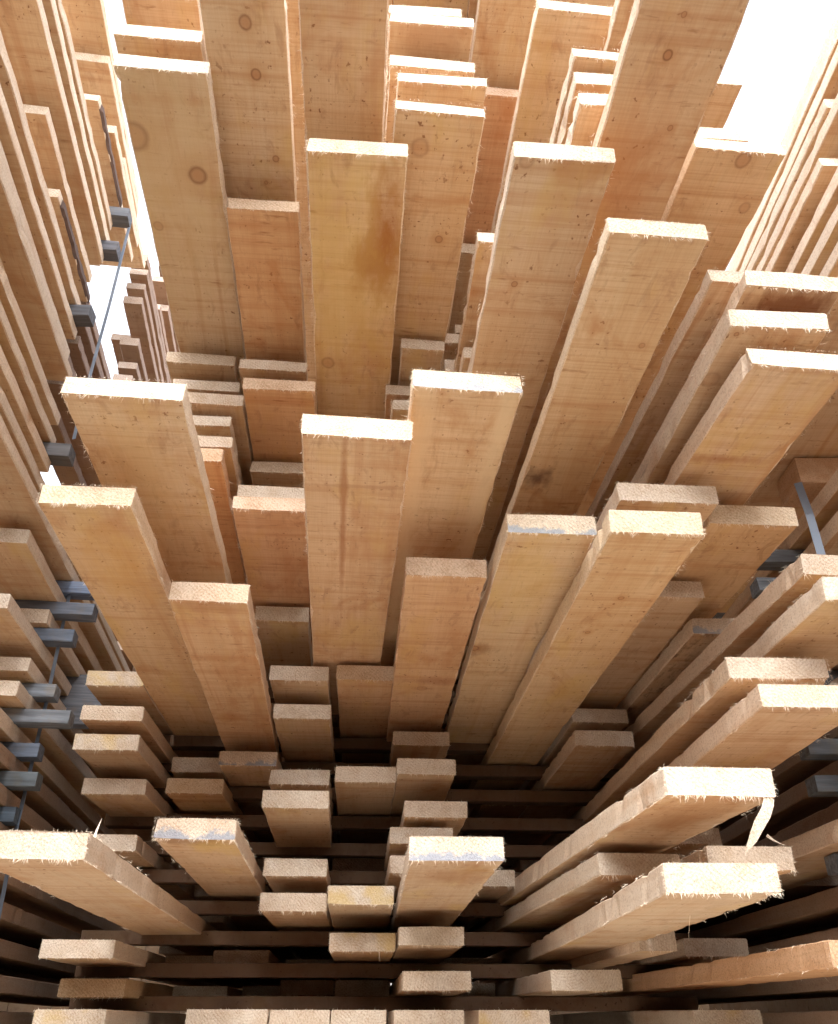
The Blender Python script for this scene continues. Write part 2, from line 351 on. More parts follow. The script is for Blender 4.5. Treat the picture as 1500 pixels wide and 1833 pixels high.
PLANKS = [
  ('Q16', 'M', 0, -0.5498, -0.4314, 1.66, -0.012, -0.008, 1.64),
  ('O19', 'M', 0, -0.2986, -0.1633, 1.66, -0.012, -0.008, 1.64),
  ('O20', 'M', 0, -0.1597, -0.0588, 1.66, -0.012, -0.008, 1.64),
  ('O21', 'M', 0, -0.0562, 0.038, 1.66, -0.012, -0.008, 1.64),
  ('O22', 'M', 0, 0.0509, 0.1705, 1.66, -0.012, -0.008, 1.64),
  ('L16', 'M', 0, 0.195, 0.3167, 1.66, -0.012, -0.008, 1.64),
  ('L15', 'M', 0, 0.5556, 0.674, 1.6274, -0.012, -0.008, 1.673),
  ('Q14', 'M', 1, -0.5733, -0.4529, 1.8389, 0.0401, -0.008, 1.461),
  ('Q15', 'M', 1, -0.4303, -0.3099, 2.1884, 0.0394, -0.008, 1.112),
  ('O18', 'M', 1, -0.1945, -0.0741, 2.2214, 0.0534, -0.008, 1.079),
  ('O17', 'M', 1, -0.0673, 0.0531, 2.1416, 0.0496, -0.008, 1.158),
  ('O16', 'M', 1, 0.0652, 0.1856, 1.6764, 0.0474, -0.008, 1.624),
  ('O18b', 'M', 1, 0.1888, 0.2862, 2.1192, 0.044, -0.008, 1.181),
  ('L13', 'M', 1, 0.3147, 0.4351, 1.6087, 0.0459, -0.008, 1.691),
  ('L14', 'M', 1, 0.5631, 0.6658, 1.1206, 0.056, -0.008, 2.179),
  ('Q11', 'M', 2, -0.5771, -0.4488, 1.7066, 0.097, -0.008, 1.593),
  ('Q12', 'M', 2, -0.4447, -0.3428, 2.1349, 0.097, -0.008, 1.165),
  ('Q13', 'M', 2, -0.3278, -0.2074, 2.0547, 0.1021, -0.008, 1.245),
  ('O14', 'M', 2, -0.0673, 0.0531, 1.7103, 0.1096, -0.008, 1.59),
  ('O15', 'M', 2, 0.0563, 0.171, 1.6399, 0.115, -0.008, 1.66),
  ('L6', 'M', 2, 0.3087, 0.4291, 0.9307, 0.114, 0.035, 2.369),
  ('L11', 'M', 2, 0.4348, 0.4972, 1.4825, 0.0973, -0.008, 1.817),
  ('L12', 'M', 2, 0.5823, 0.7027, 1.7004, 0.1031, -0.008, 1.6),
  ('Q10', 'M', 3, -0.443, -0.3197, 1.0227, 0.156, -0.0246, 2.277),
  ('O12', 'M', 3, -0.1961, -0.0757, 1.6867, 0.1724, -0.008, 1.613),
  ('O13', 'M', 3, -0.0696, 0.0454, 1.5929, 0.174, -0.008, 1.707),
  ('N6', 'M', 3, 0.0511, 0.1712, 1.1277, 0.174, 0.0044, 2.172),
  ('L8', 'M', 3, 0.3197, 0.4376, 1.2353, 0.174, -0.035, 2.065),
  ('L7', 'M', 3, 0.4543, 0.573, 1.1827, 0.174, -0.008, 2.117),
  ('Q8', 'M', 4, -0.3218, -0.2019, 1.3355, 0.233, -0.0327, 1.964),
  ('O10', 'M', 4, -0.1959, -0.0785, 1.6971, 0.233, -0.008, 1.603),
  ('N5', 'M', 4, 0.0387, 0.1548, 1.6497, 0.233, -0.008, 1.65),
  ('N7', 'M', 4, 0.1745, 0.2944, 1.8115, 0.233, -0.008, 1.489),
  ('L5', 'M', 4, 0.3272, 0.4523, 0.9378, 0.215, -0.035, 2.362),
  ('K5', 'M', 4, 0.685, 0.8359, 0.8, 0.224, -0.008, 2.5),
  ('Q9', 'M', 5, -0.5807, -0.4603, 1.7867, 0.2882, -0.008, 1.513),
  ('O11', 'M', 5, -0.0828, 0.0365, 2.0671, 0.292, -0.008, 1.233),
  ('N4', 'M', 5, 0.0385, 0.1589, 1.6808, 0.2894, -0.008, 1.619),
  ('L9', 'M', 5, 0.5089, 0.6339, 1.5645, 0.274, -0.008, 1.736),
  ('O8', 'M', 6, -0.1966, -0.0761, 1.5905, 0.333, -0.0249, 1.71),
  ('N3', 'M', 6, 0.065, 0.1854, 1.6665, 0.3346, -0.008, 1.634),
  ('L4', 'M', 6, 0.4808, 0.611, 0.9846, 0.333, 0.0285, 2.315),
  ('Q4', 'M', 7, -0.5794, -0.4542, 1.7637, 0.392, -0.008, 1.536),
  ('Q5', 'M', 7, -0.4297, -0.3122, 1.8301, 0.41, -0.008, 1.47),
  ('O7', 'M', 7, -0.2061, -0.0857, 1.7393, 0.4098, -0.008, 1.561),
  ('O9', 'M', 7, -0.0722, 0.0482, 1.6911, 0.4044, -0.008, 1.609),
  ('N2', 'M', 7, 0.0494, 0.1637, 1.6458, 0.41, -0.008, 1.654),
  ('L3', 'M', 7, 0.4739, 0.611, 1.0434, 0.392, 0.0162, 2.257),
  ('Q3', 'M', 8, -0.5783, -0.4546, 1.6571, 0.451, -0.008, 1.643),
  ('Q6', 'M', 8, -0.439, -0.3257, 1.8913, 0.469, -0.008, 1.409),
  ('Q7', 'M', 8, -0.3211, -0.2007, 1.7971, 0.4609, -0.008, 1.503),
  ('N8', 'M', 8, 0.2818, 0.4011, 2.178, 0.469, -0.008, 1.122),
  ('N10', 'M', 8, 0.4028, 0.5215, 1.6395, 0.469, -0.008, 1.661),
  ('L2', 'M', 8, 0.5603, 0.6833, 0.9205, 0.451, -0.008, 2.38),
  ('Q2', 'M', 9, -0.5773, -0.4566, 1.6593, 0.51, -0.008, 1.641),
  ('O3', 'M', 9, -0.2028, -0.087, 1.685, 0.528, -0.008, 1.615),
  ('N1', 'M', 9, 0.0447, 0.1673, 1.8007, 0.51, -0.008, 1.499),
  ('K1', 'M', 9, 0.2892, 0.4096, 0.8914, 0.5232, -0.0145, 2.409),
  ('N9', 'M', 9, 0.4108, 0.5271, 1.6768, 0.528, -0.008, 1.623),
  ('L1', 'M', 9, 0.567, 0.7061, 0.9664, 0.51, -0.0281, 2.334),
  ('Q1', 'M', 10, -0.587, -0.4712, 1.6764, 0.587, -0.008, 1.624),
  ('P2', 'M', 10, -0.4438, -0.3234, 0.9485, 0.5761, -0.02, 2.351),
  ('O2', 'M', 10, -0.2104, -0.0927, 1.6258, 0.587, -0.008, 1.674),
  ('O1', 'M', 10, -0.0761, 0.0387, 1.6152, 0.587, -0.008, 1.685),
  ('M3', 'M', 10, 0.043, 0.1644, 1.1138, 0.569, -0.0085, 2.186),
  ('K2', 'M', 10, 0.1755, 0.2987, 0.979, 0.569, -0.0031, 2.321),
  ('K3', 'M', 10, 0.4193, 0.5309, 1.202, 0.587, -0.008, 2.098),
  ('K4', 'M', 10, 0.5428, 0.6689, 1.3053, 0.569, -0.008, 1.995),
  ('P3', 'M', 9, -0.3056, -0.1901, 1.1321, 0.528, -0.035, 2.168),
  ('M1', 'M', 11, -0.1004, 0.0389, 0.8505, 0.628, -0.0328, 2.45),
  ('O6', 'M', 11, 0.0438, 0.1232, 1.6087, 0.646, -0.026, 1.691),
  ('J5', 'M', 11, 0.3369, 0.4811, 0.9804, 0.628, -0.026, 2.32),
  ('J6', 'M', 11, 0.4868, 0.6212, 1.0363, 0.628, -0.026, 2.264),
  ('P1', 'M', 12, -0.4105, -0.2581, 0.8607, 0.687, -0.0304, 2.439),
  ('O4', 'M', 12, -0.2485, -0.1396, 1.6002, 0.705, -0.026, 1.7),
  ('M2', 'M', 12, 0.0382, 0.1791, 0.8215, 0.687, -0.035, 2.478),
  ('J4', 'M', 12, 0.4495, 0.5792, 0.7575, 0.687, -0.035, 2.543),
  ('P15', 'M', 13, -0.2499, -0.1262, 1.2291, 0.746, -0.026, 2.071),
  ('O5', 'M', 13, 0.0368, 0.1447, 1.7143, 0.764, -0.026, 1.586),
  ('I1', 'M', 13, 0.2511, 0.3672, 0.6327, 0.764, -0.035, 2.667),
  ('J3', 'M', 13, 0.4334, 0.5612, 0.7523, 0.746, -0.0068, 2.548),
  ('P10', 'M', 14, -0.3859, -0.2729, 1.1979, 0.823, -0.026, 2.102),
  ('P14', 'M', 14, -0.2581, -0.1377, 1.3038, 0.8177, -0.026, 1.996),
  ('J2', 'M', 14, 0.4623, 0.5901, 0.7404, 0.805, -0.026, 2.56),
  ('P9', 'M', 15, -0.3798, -0.2682, 1.2403, 0.882, -0.026, 2.06),
  ('F2', 'M', 15, 0.146, 0.2664, 0.6132, 0.866, -0.0318, 2.687),
  ('J1', 'M', 15, 0.4434, 0.5658, 0.7888, 0.864, -0.035, 2.511),
  ('P8', 'M', 16, -0.392, -0.2792, 1.256, 0.941, -0.026, 2.044),
  ('P13', 'M', 16, -0.2595, -0.1526, 1.4051, 0.941, -0.026, 1.895),
  ('D8', 'M', 16, 0.0171, 0.1263, 1.1919, 0.941, -0.026, 2.108),
  ('F4', 'M', 16, 0.1328, 0.2298, 1.0462, 0.941, -0.026, 2.254),
  ('H0', 'M', 16, 0.2664, 0.3853, 0.4219, 0.941, -0.0313, 2.878),
  ('P7', 'M', 17, -0.3857, -0.2597, 1.2444, 0.982, -0.026, 2.056),
  ('P12', 'M', 17, -0.2536, -0.1237, 1.1966, 0.982, -0.026, 2.103),
  ('D7', 'M', 17, 0.0064, 0.1092, 1.2208, 1.0, -0.026, 2.079),
  ('F3', 'M', 17, 0.1353, 0.2372, 0.848, 0.9913, -0.026, 2.452),
  ('G3', 'M', 17, 0.2408, 0.3209, 0.6286, 1.0, -0.026, 2.671),
  ('H2', 'M', 17, 0.402, 0.5256, 0.6699, 0.982, -0.035, 2.63),
  ('P6', 'M', 18, -0.4061, -0.2775, 1.2764, 1.041, -0.026, 2.024),
  ('P5', 'M', 18, -0.268, -0.1438, 1.2106, 1.041, -0.026, 2.089),
  ('C1', 'M', 18, -0.116, 0.0258, 0.7446, 1.041, -0.0263, 2.555),
  ('D6', 'M', 18, 0.0328, 0.1122, 1.1593, 1.059, -0.026, 2.141),
  ('E6', 'M', 18, 0.1168, 0.2242, 1.2153, 1.059, -0.026, 2.085),
  ('G2', 'M', 18, 0.2425, 0.3621, 0.637, 1.059, -0.026, 2.663),
  ('P4', 'M', 19, -0.4243, -0.2918, 1.2689, 1.1, -0.026, 2.031),
  ('B1', 'M', 19, -0.2597, -0.1443, 0.9108, 1.118, -0.026, 2.389),
  ('D5', 'M', 19, 0.006, 0.1344, 0.7142, 1.1, -0.035, 2.586),
  ('G1', 'M', 19, 0.2419, 0.3652, 0.6262, 1.1, -0.026, 2.674),
  ('H1', 'M', 19, 0.4126, 0.533, 0.7442, 1.1164, -0.026, 2.556),
  ('A2', 'M', 20, -0.3949, -0.2629, 0.709, 1.159, -0.035, 2.591),
  ('C0', 'M', 20, -0.1273, -0.0069, 0.593, 1.1666, -0.0162, 2.707),
  ('E5', 'M', 20, 0.1169, 0.2294, 1.2675, 1.177, -0.026, 2.032),
  ('A1', 'M', 21, -0.4033, -0.2785, 0.6982, 1.218, -0.026, 2.602),
  ('B0', 'M', 21, -0.273, -0.1526, 0.6269, 1.2251, -0.0169, 2.673),
  ('D4', 'M', 21, 0.0094, 0.1457, 0.7442, 1.218, -0.026, 2.556),
  ('E4', 'M', 21, 0.1498, 0.2442, 1.299, 1.236, -0.026, 2.001),
  ('G0', 'M', 21, 0.3192, 0.437, 0.6085, 1.236, -0.026, 2.692),
  ('D3', 'M', 22, -0.0041, 0.1304, 0.7565, 1.277, -0.026, 2.543),
  ('F1', 'M', 22, 0.2129, 0.3333, 0.6612, 1.2829, -0.026, 2.639),
  ('H00', 'M', 22, 0.4471, 0.5675, 0.7648, 1.2937, -0.026, 2.535),
  ('A0', 'M', 23, -0.4212, -0.304, 0.7116, 1.354, -0.026, 2.588),
  ('D2', 'M', 23, -0.0069, 0.1266, 0.7207, 1.336, -0.026, 2.579),
  ('E2', 'M', 23, 0.1318, 0.2492, 1.189, 1.354, -0.026, 2.111),
  ('D1', 'M', 24, -0.0072, 0.1119, 0.7475, 1.413, -0.026, 2.553),
  ('E1', 'M', 24, 0.1496, 0.2756, 0.8701, 1.395, -0.026, 2.43),
  ('E0', 'M', 25, 0.1429, 0.2727, 0.729, 1.454, -0.026, 2.571),
  ('', 'F', 0, 0.4351, 0.5494, 2.6689, -0.012, -0.008, 0.631),
  ('', 'F', 1, -0.3036, -0.1985, 2.4055, 0.047, -0.008, 0.894),
  ('', 'F', 2, -0.2022, -0.0728, 2.4007, 0.106, -0.008, 0.899),
  ('', 'F', 2, 0.1729, 0.3386, 2.3507, 0.106, -0.008, 0.949),
  ('', 'F', 3, -0.584, -0.4918, 2.6986, 0.165, -0.008, 0.601),
  ('', 'F', 3, -0.3372, -0.2018, 2.4338, 0.165, -0.008, 0.866),
  ('', 'F', 3, 0.1959, 0.2546, 2.4362, 0.165, -0.008, 0.864),
  ('', 'F', 3, 0.5712, 0.689, 2.743, 0.165, -0.008, 0.557),
  ('', 'F', 4, -0.4805, -0.3789, 2.4657, 0.224, -0.008, 0.834),
  ('', 'F', 4, -0.0761, 0.0327, 2.7346, 0.224, -0.008, 0.565),
  ('', 'F', 4, 0.4226, 0.5464, 2.5657, 0.224, -0.008, 0.734),
  ('', 'F', 4, 0.5484, 0.6722, 2.6211, 0.224, -0.008, 0.679),
  ('', 'F', 5, -0.4572, -0.3351, 2.4319, 0.283, -0.008, 0.868),
  ('', 'F', 5, 0.2755, 0.3878, 2.7075, 0.283, -0.008, 0.593),
  ('', 'F', 6, -0.584, -0.468, 2.4945, 0.342, -0.008, 0.806),
  ('', 'F', 6, -0.466, -0.35, 2.4164, 0.342, -0.008, 0.884),
  ('', 'F', 6, -0.348, -0.2319, 2.4083, 0.342, -0.008, 0.892),
  ('', 'F', 6, -0.0798, 0.0591, 2.3761, 0.342, -0.008, 0.924),
  ('', 'F', 6, 0.2933, 0.3971, 2.5912, 0.342, -0.008, 0.709),
  ('', 'F', 6, 0.3991, 0.5028, 2.3514, 0.342, -0.008, 0.949),
  ('', 'F', 7, -0.3088, -0.2114, 2.6212, 0.401, -0.008, 0.679),
  ('', 'F', 7, 0.3791, 0.4837, 2.6774, 0.401, -0.008, 0.623),
  ('', 'F', 8, -0.1976, -0.0802, 2.5423, 0.46, -0.008, 0.758),
  ('', 'F', 8, -0.0782, 0.0391, 2.4763, 0.46, -0.008, 0.824),
  ('', 'F', 8, 0.1605, 0.2778, 2.6319, 0.46, -0.008, 0.668),
  ('', 'F', 9, -0.4545, -0.3743, 2.3728, 0.519, -0.008, 0.927),
  ('', 'F', 9, -0.0847, 0.0399, 2.74, 0.519, -0.008, 0.56),
  ('', 'F', 9, 0.1705, 0.2615, 2.3591, 0.519, -0.008, 0.941),
  ('', 'F', 10, -0.3385, -0.2166, 2.6499, 0.578, -0.008, 0.65),
  ('', 'F', 11, -0.4746, -0.3672, 2.6651, 0.637, -0.026, 0.635),
  ('', 'F', 11, -0.3652, -0.2578, 2.4965, 0.637, -0.026, 0.804),
  ('', 'F', 11, -0.2558, -0.1484, 2.5814, 0.637, -0.026, 0.719),
  ('', 'F', 11, 0.1196, 0.2133, 2.3536, 0.637, -0.026, 0.946),
  ('', 'F', 11, 0.2153, 0.309, 2.3687, 0.637, -0.026, 0.931),
  ('', 'F', 12, -0.584, -0.4523, 2.7321, 0.696, -0.026, 0.568),
  ('', 'F', 12, -0.1434, -0.0162, 2.4286, 0.696, -0.026, 0.871),
  ('', 'F', 13, -0.584, -0.4811, 2.4878, 0.755, -0.026, 0.812),
  ('', 'F', 13, -0.3742, -0.2713, 2.5599, 0.755, -0.026, 0.74),
  ('', 'F', 13, -0.1397, 0.028, 2.6602, 0.755, -0.026, 0.64),
  ('', 'F', 13, 0.3269, 0.4215, 2.3932, 0.755, -0.026, 0.907),
  ('', 'F', 14, -0.1492, -0.0353, 2.6689, 0.814, -0.026, 0.631),
  ('', 'F', 14, -0.0333, 0.0805, 2.6939, 0.814, -0.026, 0.606),
  ('', 'F', 14, 0.1984, 0.3122, 2.7283, 0.814, -0.026, 0.572),
  ('', 'F', 15, -0.584, -0.401, 2.4863, 0.873, -0.026, 0.814),
  ('', 'F', 15, 0.2294, 0.3879, 2.7197, 0.873, -0.026, 0.58),
  ('', 'F', 16, -0.1614, -0.0054, 2.475, 0.932, -0.026, 0.825),
  ('', 'F', 17, -0.584, -0.4068, 2.3813, 0.991, -0.026, 0.919),
  ('', 'F', 17, -0.138, -0.0152, 2.4095, 0.991, -0.026, 0.89),
  ('', 'F', 18, 0.3332, 0.4526, 2.4146, 1.05, -0.026, 0.885),
  ('', 'F', 19, -0.166, -0.0521, 2.7447, 1.109, -0.026, 0.555),
  ('', 'F', 20, -0.3005, -0.1525, 2.4449, 1.168, -0.026, 0.855),
  ('', 'F', 20, 0.2169, 0.332, 2.6805, 1.168, -0.026, 0.619),
  ('', 'R', 26, -0.2657, -0.1343, 0.7275, 1.522, -0.026, 2.4),
  ('', 'R', 26, -0.1323, -0.001, 0.6975, 1.522, -0.026, 2.4),
  ('', 'R', 26, 0.001, 0.1323, 0.6749, 1.522, -0.026, 2.4),
  ('', 'R', 26, 0.1343, 0.2657, 0.6885, 1.522, -0.026, 2.4),
  ('', 'R', 26, 0.2677, 0.399, 0.6576, 1.522, -0.026, 2.4),
  ('', 'R', 27, -0.119, 0.009, 0.6752, 1.581, -0.026, 2.4),
  ('', 'R', 28, 0.021, 0.1457, 0.7041, 1.64, -0.026, 2.4),
  ('', 'L', -1, -0.7773, -0.6538, 1.3931, -0.071, -0.0745, 1.907),
  ('', 'L', -1, -0.9103, -0.7854, 1.4818, -0.071, -0.0745, 1.818),
  ('', 'L', 0, -0.7853, -0.6602, 1.32, -0.012, -0.0745, 1.98),
  ('', 'L', 0, -0.9299, -0.806, 1.5782, -0.012, -0.0745, 1.722),
  ('', 'L', 1, -0.7675, -0.6539, 1.3532, 0.047, -0.0745, 1.947),
  ('', 'L', 1, -0.8993, -0.7776, 1.4687, 0.047, -0.0745, 1.831),
  ('', 'L', 2, -0.7877, -0.6645, 1.4358, 0.106, -0.0745, 1.864),
  ('', 'L', 2, -0.9163, -0.7908, 1.4576, 0.106, -0.0745, 1.842),
  ('', 'L', 3, -0.777, -0.6582, 1.4399, 0.165, -0.0745, 1.86),
  ('', 'L', 3, -0.9072, -0.7811, 1.4753, 0.165, -0.0745, 1.825),
  ('', 'L', 4, -0.7771, -0.6558, 1.4848, 0.224, -0.0745, 1.815),
  ('', 'L', 5, -0.7681, -0.6443, 1.317, 0.283, -0.0745, 1.983),
  ('', 'L', 6, -0.7742, -0.6507, 1.3533, 0.342, -0.0745, 1.947),
  ('', 'L', 7, -0.7641, -0.6502, 1.3, 0.401, -0.0745, 2.0),
  ('', 'L', 8, -0.7877, -0.6647, 1.36, 0.46, -0.0745, 1.94),
  ('', 'L', 9, -0.7826, -0.6644, 1.54, 0.519, -0.0745, 1.76),
  ('', 'L', 10, -0.7903, -0.6676, 1.57, 0.578, -0.0745, 1.73),
  ('', 'L', 11, -0.7814, -0.6637, 1.41, 0.637, -0.0745, 1.89),
  ('', 'L', 12, -0.7933, -0.6706, 1.61, 0.696, -0.0745, 1.69),
  ('', 'L', 13, -0.7732, -0.6474, 1.38, 0.755, -0.0745, 1.92),
  ('', 'L', 14, -0.7031, -0.5875, 0.75, 0.814, -0.0745, 2.55),
  ('', 'L', 15, -0.6981, -0.5701, 0.3157, 0.873, -0.0745, 2.984),
  ('', 'L', 16, -0.6907, -0.5771, 0.3438, 0.932, -0.0745, 1.071),
  ('', 'L', 17, -0.6999, -0.5842, 0.3719, 0.991, -0.0745, 1.043),
  ('', 'L', 18, -0.7093, -0.5893, 0.4, 1.05, -0.0745, 1.015),
  ('', 'L', 19, -0.7426, -0.6234, 0.4281, 1.109, -0.0745, 0.987),
  ('', 'L', 20, -0.7129, -0.5955, 0.4562, 1.168, -0.0745, 0.959),
  ('', 'L', 21, -0.7339, -0.6156, 0.4843, 1.227, -0.0745, 0.931),
  ('', 'L', 22, -0.7334, -0.6127, 0.5124, 1.286, -0.0745, 0.903),
  ('', 'L', 23, -0.7317, -0.6138, 0.5405, 1.345, -0.0745, 0.875),
  ('', 'L', 24, -0.7783, -0.6568, 1.13, 1.404, -0.0745, 0.285),
  ('', 'L', 25, -0.7665, -0.6494, 0.99, 1.463, -0.0745, 0.425),
  ('', 'L', 26, -0.726, -0.6081, 0.6248, 1.522, -0.0745, 0.79),
  ('', 'L', 27, -0.7288, -0.6062, 0.6529, 1.581, -0.0745, 0.762),
  ('', 'L', 28, -0.7323, -0.6143, 0.681, 1.64, -0.0745, 0.734),
  ('', 'L', 30, -0.7757, -0.6533, 1.15, 1.758, -0.0745, 0.47),
  ('', 'L', 31, -0.7845, -0.6572, 1.27, 1.817, -0.0745, 0.35),
  ('', 'L', 32, -0.8031, -0.6779, 1.4, 1.876, -0.0745, 0.35),
  ('', 'L', 32, -0.8767, -0.7568, 0.7585, 1.876, -0.0745, 0.992),
  ('', 'L', 33, -0.7908, -0.6678, 1.17, 1.935, -0.0745, 0.45),
  ('', 'L', 34, -0.7723, -0.6529, 0.8495, 1.994, -0.0745, 0.77),
  ('', 'LB', 15, -0.7753, -0.7233, 2.35, 0.873, -0.0745, 1.05),
  ('', 'LB', 16, -0.775, -0.723, 2.35, 0.932, -0.0745, 1.05),
  ('', 'LB', 17, -0.7876, -0.7356, 2.35, 0.991, -0.0745, 1.05),
  ('', 'LB', 18, -0.7829, -0.7309, 2.35, 1.05, -0.0745, 1.05),
  ('', 'LB', 19, -0.7477, -0.6957, 1.43, 1.109, -0.0745, 1.97),
  ('', 'LB', 20, -0.7203, -0.6683, 1.43, 1.168, -0.0745, 1.97),
  ('', 'LB', 21, -0.7398, -0.6878, 1.43, 1.227, -0.0745, 1.97),
  ('', 'LB', 22, -0.7299, -0.6779, 1.43, 1.286, -0.0745, 1.97),
  ('', 'LB', 23, -0.7276, -0.6756, 1.43, 1.345, -0.0745, 1.97),
  ('', 'LB', 24, -0.7343, -0.6823, 1.43, 1.404, -0.0745, 1.97),
  ('', 'LB', 25, -0.7654, -0.7134, 1.8529, 1.463, -0.0745, 1.547),
  ('', 'LB', 26, -0.7503, -0.6983, 1.8398, 1.522, -0.0745, 1.56),
  ('', 'LB', 27, -0.7509, -0.6989, 1.8552, 1.581, -0.0745, 1.545),
  ('', 'LB', 28, -0.748, -0.696, 1.8241, 1.64, -0.0745, 1.576),
  ('', 'LB', 29, -0.7951, -0.7431, 1.8692, 1.699, -0.0745, 1.531),
  ('', 'LB', 30, -0.7489, -0.6969, 1.78, 1.758, -0.0745, 1.62),
  ('', 'LB', 31, -0.7515, -0.6995, 1.78, 1.817, -0.0745, 1.62),
  ('', 'LB', 32, -0.753, -0.701, 1.78, 1.876, -0.0745, 1.62),
  ('', 'LB', 33, -0.7628, -0.7108, 1.78, 1.935, -0.0745, 1.62),
  ('', 'LB', 34, -0.7897, -0.7377, 2.0397, 1.994, -0.0745, 1.36),
  ('', 'LB', 35, -0.7836, -0.7316, 2.1057, 2.053, -0.0745, 1.294),
  ('', 'LB', 36, -0.7775, -0.7255, 2.0321, 2.112, -0.0745, 1.368),
  ('', 'LB', 37, -0.7869, -0.7349, 2.1026, 2.171, -0.0745, 1.297),
  ('', 'LB', 38, -0.7863, -0.7343, 2.075, 2.23, -0.0745, 1.325),
  ('', 'LB', 39, -0.7806, -0.7286, 2.0345, 2.289, -0.0745, 1.365),
  ('', 'LB', 40, -0.7778, -0.7258, 2.0239, 2.348, -0.0745, 1.376),
  ('', 'LB', 41, -0.7852, -0.7332, 2.0541, 2.407, -0.0745, 1.346),
  ('', 'LB', 42, -0.7834, -0.7314, 2.0252, 2.466, -0.0745, 1.375),
  ('', 'LC', 19, -0.9512, -0.8012, 2.3488, 1.109, -0.0745, 1.051),
  ('', 'LC', 20, -0.9518, -0.8018, 2.3571, 1.168, -0.0745, 1.043),
  ('', 'LC', 21, -0.9523, -0.8023, 2.3639, 1.227, -0.0745, 1.036),
  ('', 'LC', 22, -0.9496, -0.7996, 2.3267, 1.286, -0.0745, 1.073),
  ('', 'LC', 23, -0.9507, -0.8007, 2.3416, 1.345, -0.0745, 1.058),
  ('', 'LC', 24, -0.9502, -0.8002, 2.3357, 1.404, -0.0745, 1.064),
  ('', 'LC', 25, -0.9513, -0.8013, 2.35, 1.463, -0.0745, 1.05),
  ('', 'LC', 26, -0.9509, -0.8009, 2.3445, 1.522, -0.0745, 1.056),
  ('', 'LC', 27, -0.9526, -0.8026, 2.3669, 1.581, -0.0745, 1.033),
  ('', 'LC', 28, -0.9505, -0.8005, 2.3387, 1.64, -0.0745, 1.061),
  ('', 'LC', 29, -0.9493, -0.7993, 2.3228, 1.699, -0.0745, 1.077),
  ('', 'LC', 30, -0.9517, -0.8017, 2.3549, 1.758, -0.0745, 1.045),
  ('', 'LC', 31, -0.9496, -0.7996, 2.3276, 1.817, -0.0745, 1.072),
  ('', 'LC', 32, -0.9514, -0.8014, 2.3516, 1.876, -0.0745, 1.048),
  ('', 'LC', 33, -0.951, -0.801, 2.3453, 1.935, -0.0745, 1.055),
  ('', 'LC', 34, -0.9525, -0.8025, 2.3655, 1.994, -0.0745, 1.034),
  ('', 'LC', 35, -0.9511, -0.8011, 2.3477, 2.053, -0.0745, 1.052),
  ('', 'LC', 36, -0.9514, -0.8014, 2.351, 2.112, -0.0745, 1.049),
  ('', 'Rt', -1, 0.7332, 0.858, 0.6017, -0.071, 0.0444, 2.698),
  ('', 'Rt', -1, 0.8546, 0.9758, 0.4918, -0.071, 0.0444, 2.698),
  ('', 'Rt', 0, 0.7418, 0.858, 0.7947, -0.012, 0.0444, 2.505),
  ('', 'Rt', 0, 0.8615, 0.9857, 0.8412, -0.012, 0.0444, 2.505),
  ('', 'Rt', 1, 0.7303, 0.8457, 0.5365, 0.047, 0.0444, 2.764),
  ('', 'Rt', 1, 0.8437, 0.9661, 0.458, 0.047, 0.0444, 2.764),
  ('', 'Rt', 2, 0.7385, 0.8639, 0.6293, 0.106, 0.0444, 2.671),
  ('', 'Rt', 2, 0.8684, 0.9824, 0.6968, 0.106, 0.0444, 2.671),
  ('', 'Rt', 3, 0.7456, 0.8693, 0.8808, 0.165, 0.0444, 2.419),
  ('', 'Rt', 3, 0.8657, 0.9826, 0.7656, 0.165, 0.0444, 2.419),
  ('', 'Rt', 4, 0.7883, 0.9039, 1.7, 0.224, 0.0444, 1.6),
  ('', 'Rt', 4, 0.9035, 1.0264, 1.6563, 0.224, 0.0444, 1.6),
  ('', 'Rt', 5, 0.7396, 0.8583, 0.7455, 0.283, 0.0444, 2.554),
  ('', 'Rt', 6, 0.7459, 0.8659, 0.8218, 0.342, 0.0444, 2.478),
  ('', 'Rt', 7, 0.7418, 0.8613, 0.7961, 0.401, 0.0444, 2.504),
  ('', 'Rt', 8, 0.7445, 0.8652, 0.8557, 0.46, 0.0444, 2.444),
  ('', 'Rt', 9, 0.7397, 0.8596, 0.7478, 0.519, 0.0444, 2.552),
  ('', 'Rt', 12, 0.7353, 0.8628, 0.6476, 0.696, 0.0444, 2.652),
  ('', 'Rt', 13, 0.7308, 0.8543, 0.5472, 0.755, 0.0444, 2.753),
  ('', 'Rt', 15, 0.629, 0.8275, 0.62, 0.873, 0.0444, 2.68),
  ('', 'Rt', 18, 0.7038, 0.8314, 0.4344, 1.05, 0.0444, 2.866),
  ('', 'Rt', 19, 0.7039, 0.8183, 0.3013, 1.109, 0.0444, 2.999),
  ('', 'Rt', 20, 0.7117, 0.84, 0.4097, 1.168, 0.0444, 2.89),
  ('', 'Rt', 21, 0.7257, 0.8527, 0.86, 1.227, 0.0444, 2.44),
  ('', 'Rt', 22, 0.717, 0.8312, 0.3487, 1.286, 0.0444, 2.951),
  ('', 'Rt', 23, 0.7494, 0.8674, 0.83, 1.345, 0.0444, 2.47),
  ('', 'Rt', 24, 0.7394, 0.8605, 0.3359, 1.404, 0.0444, 2.964),
  ('', 'Rt', 25, 0.7575, 0.8726, 0.45, 1.463, 0.0444, 2.85),
  ('', 'Rt', 26, 0.7809, 0.8976, 0.55, 1.522, 0.0444, 2.75),
]

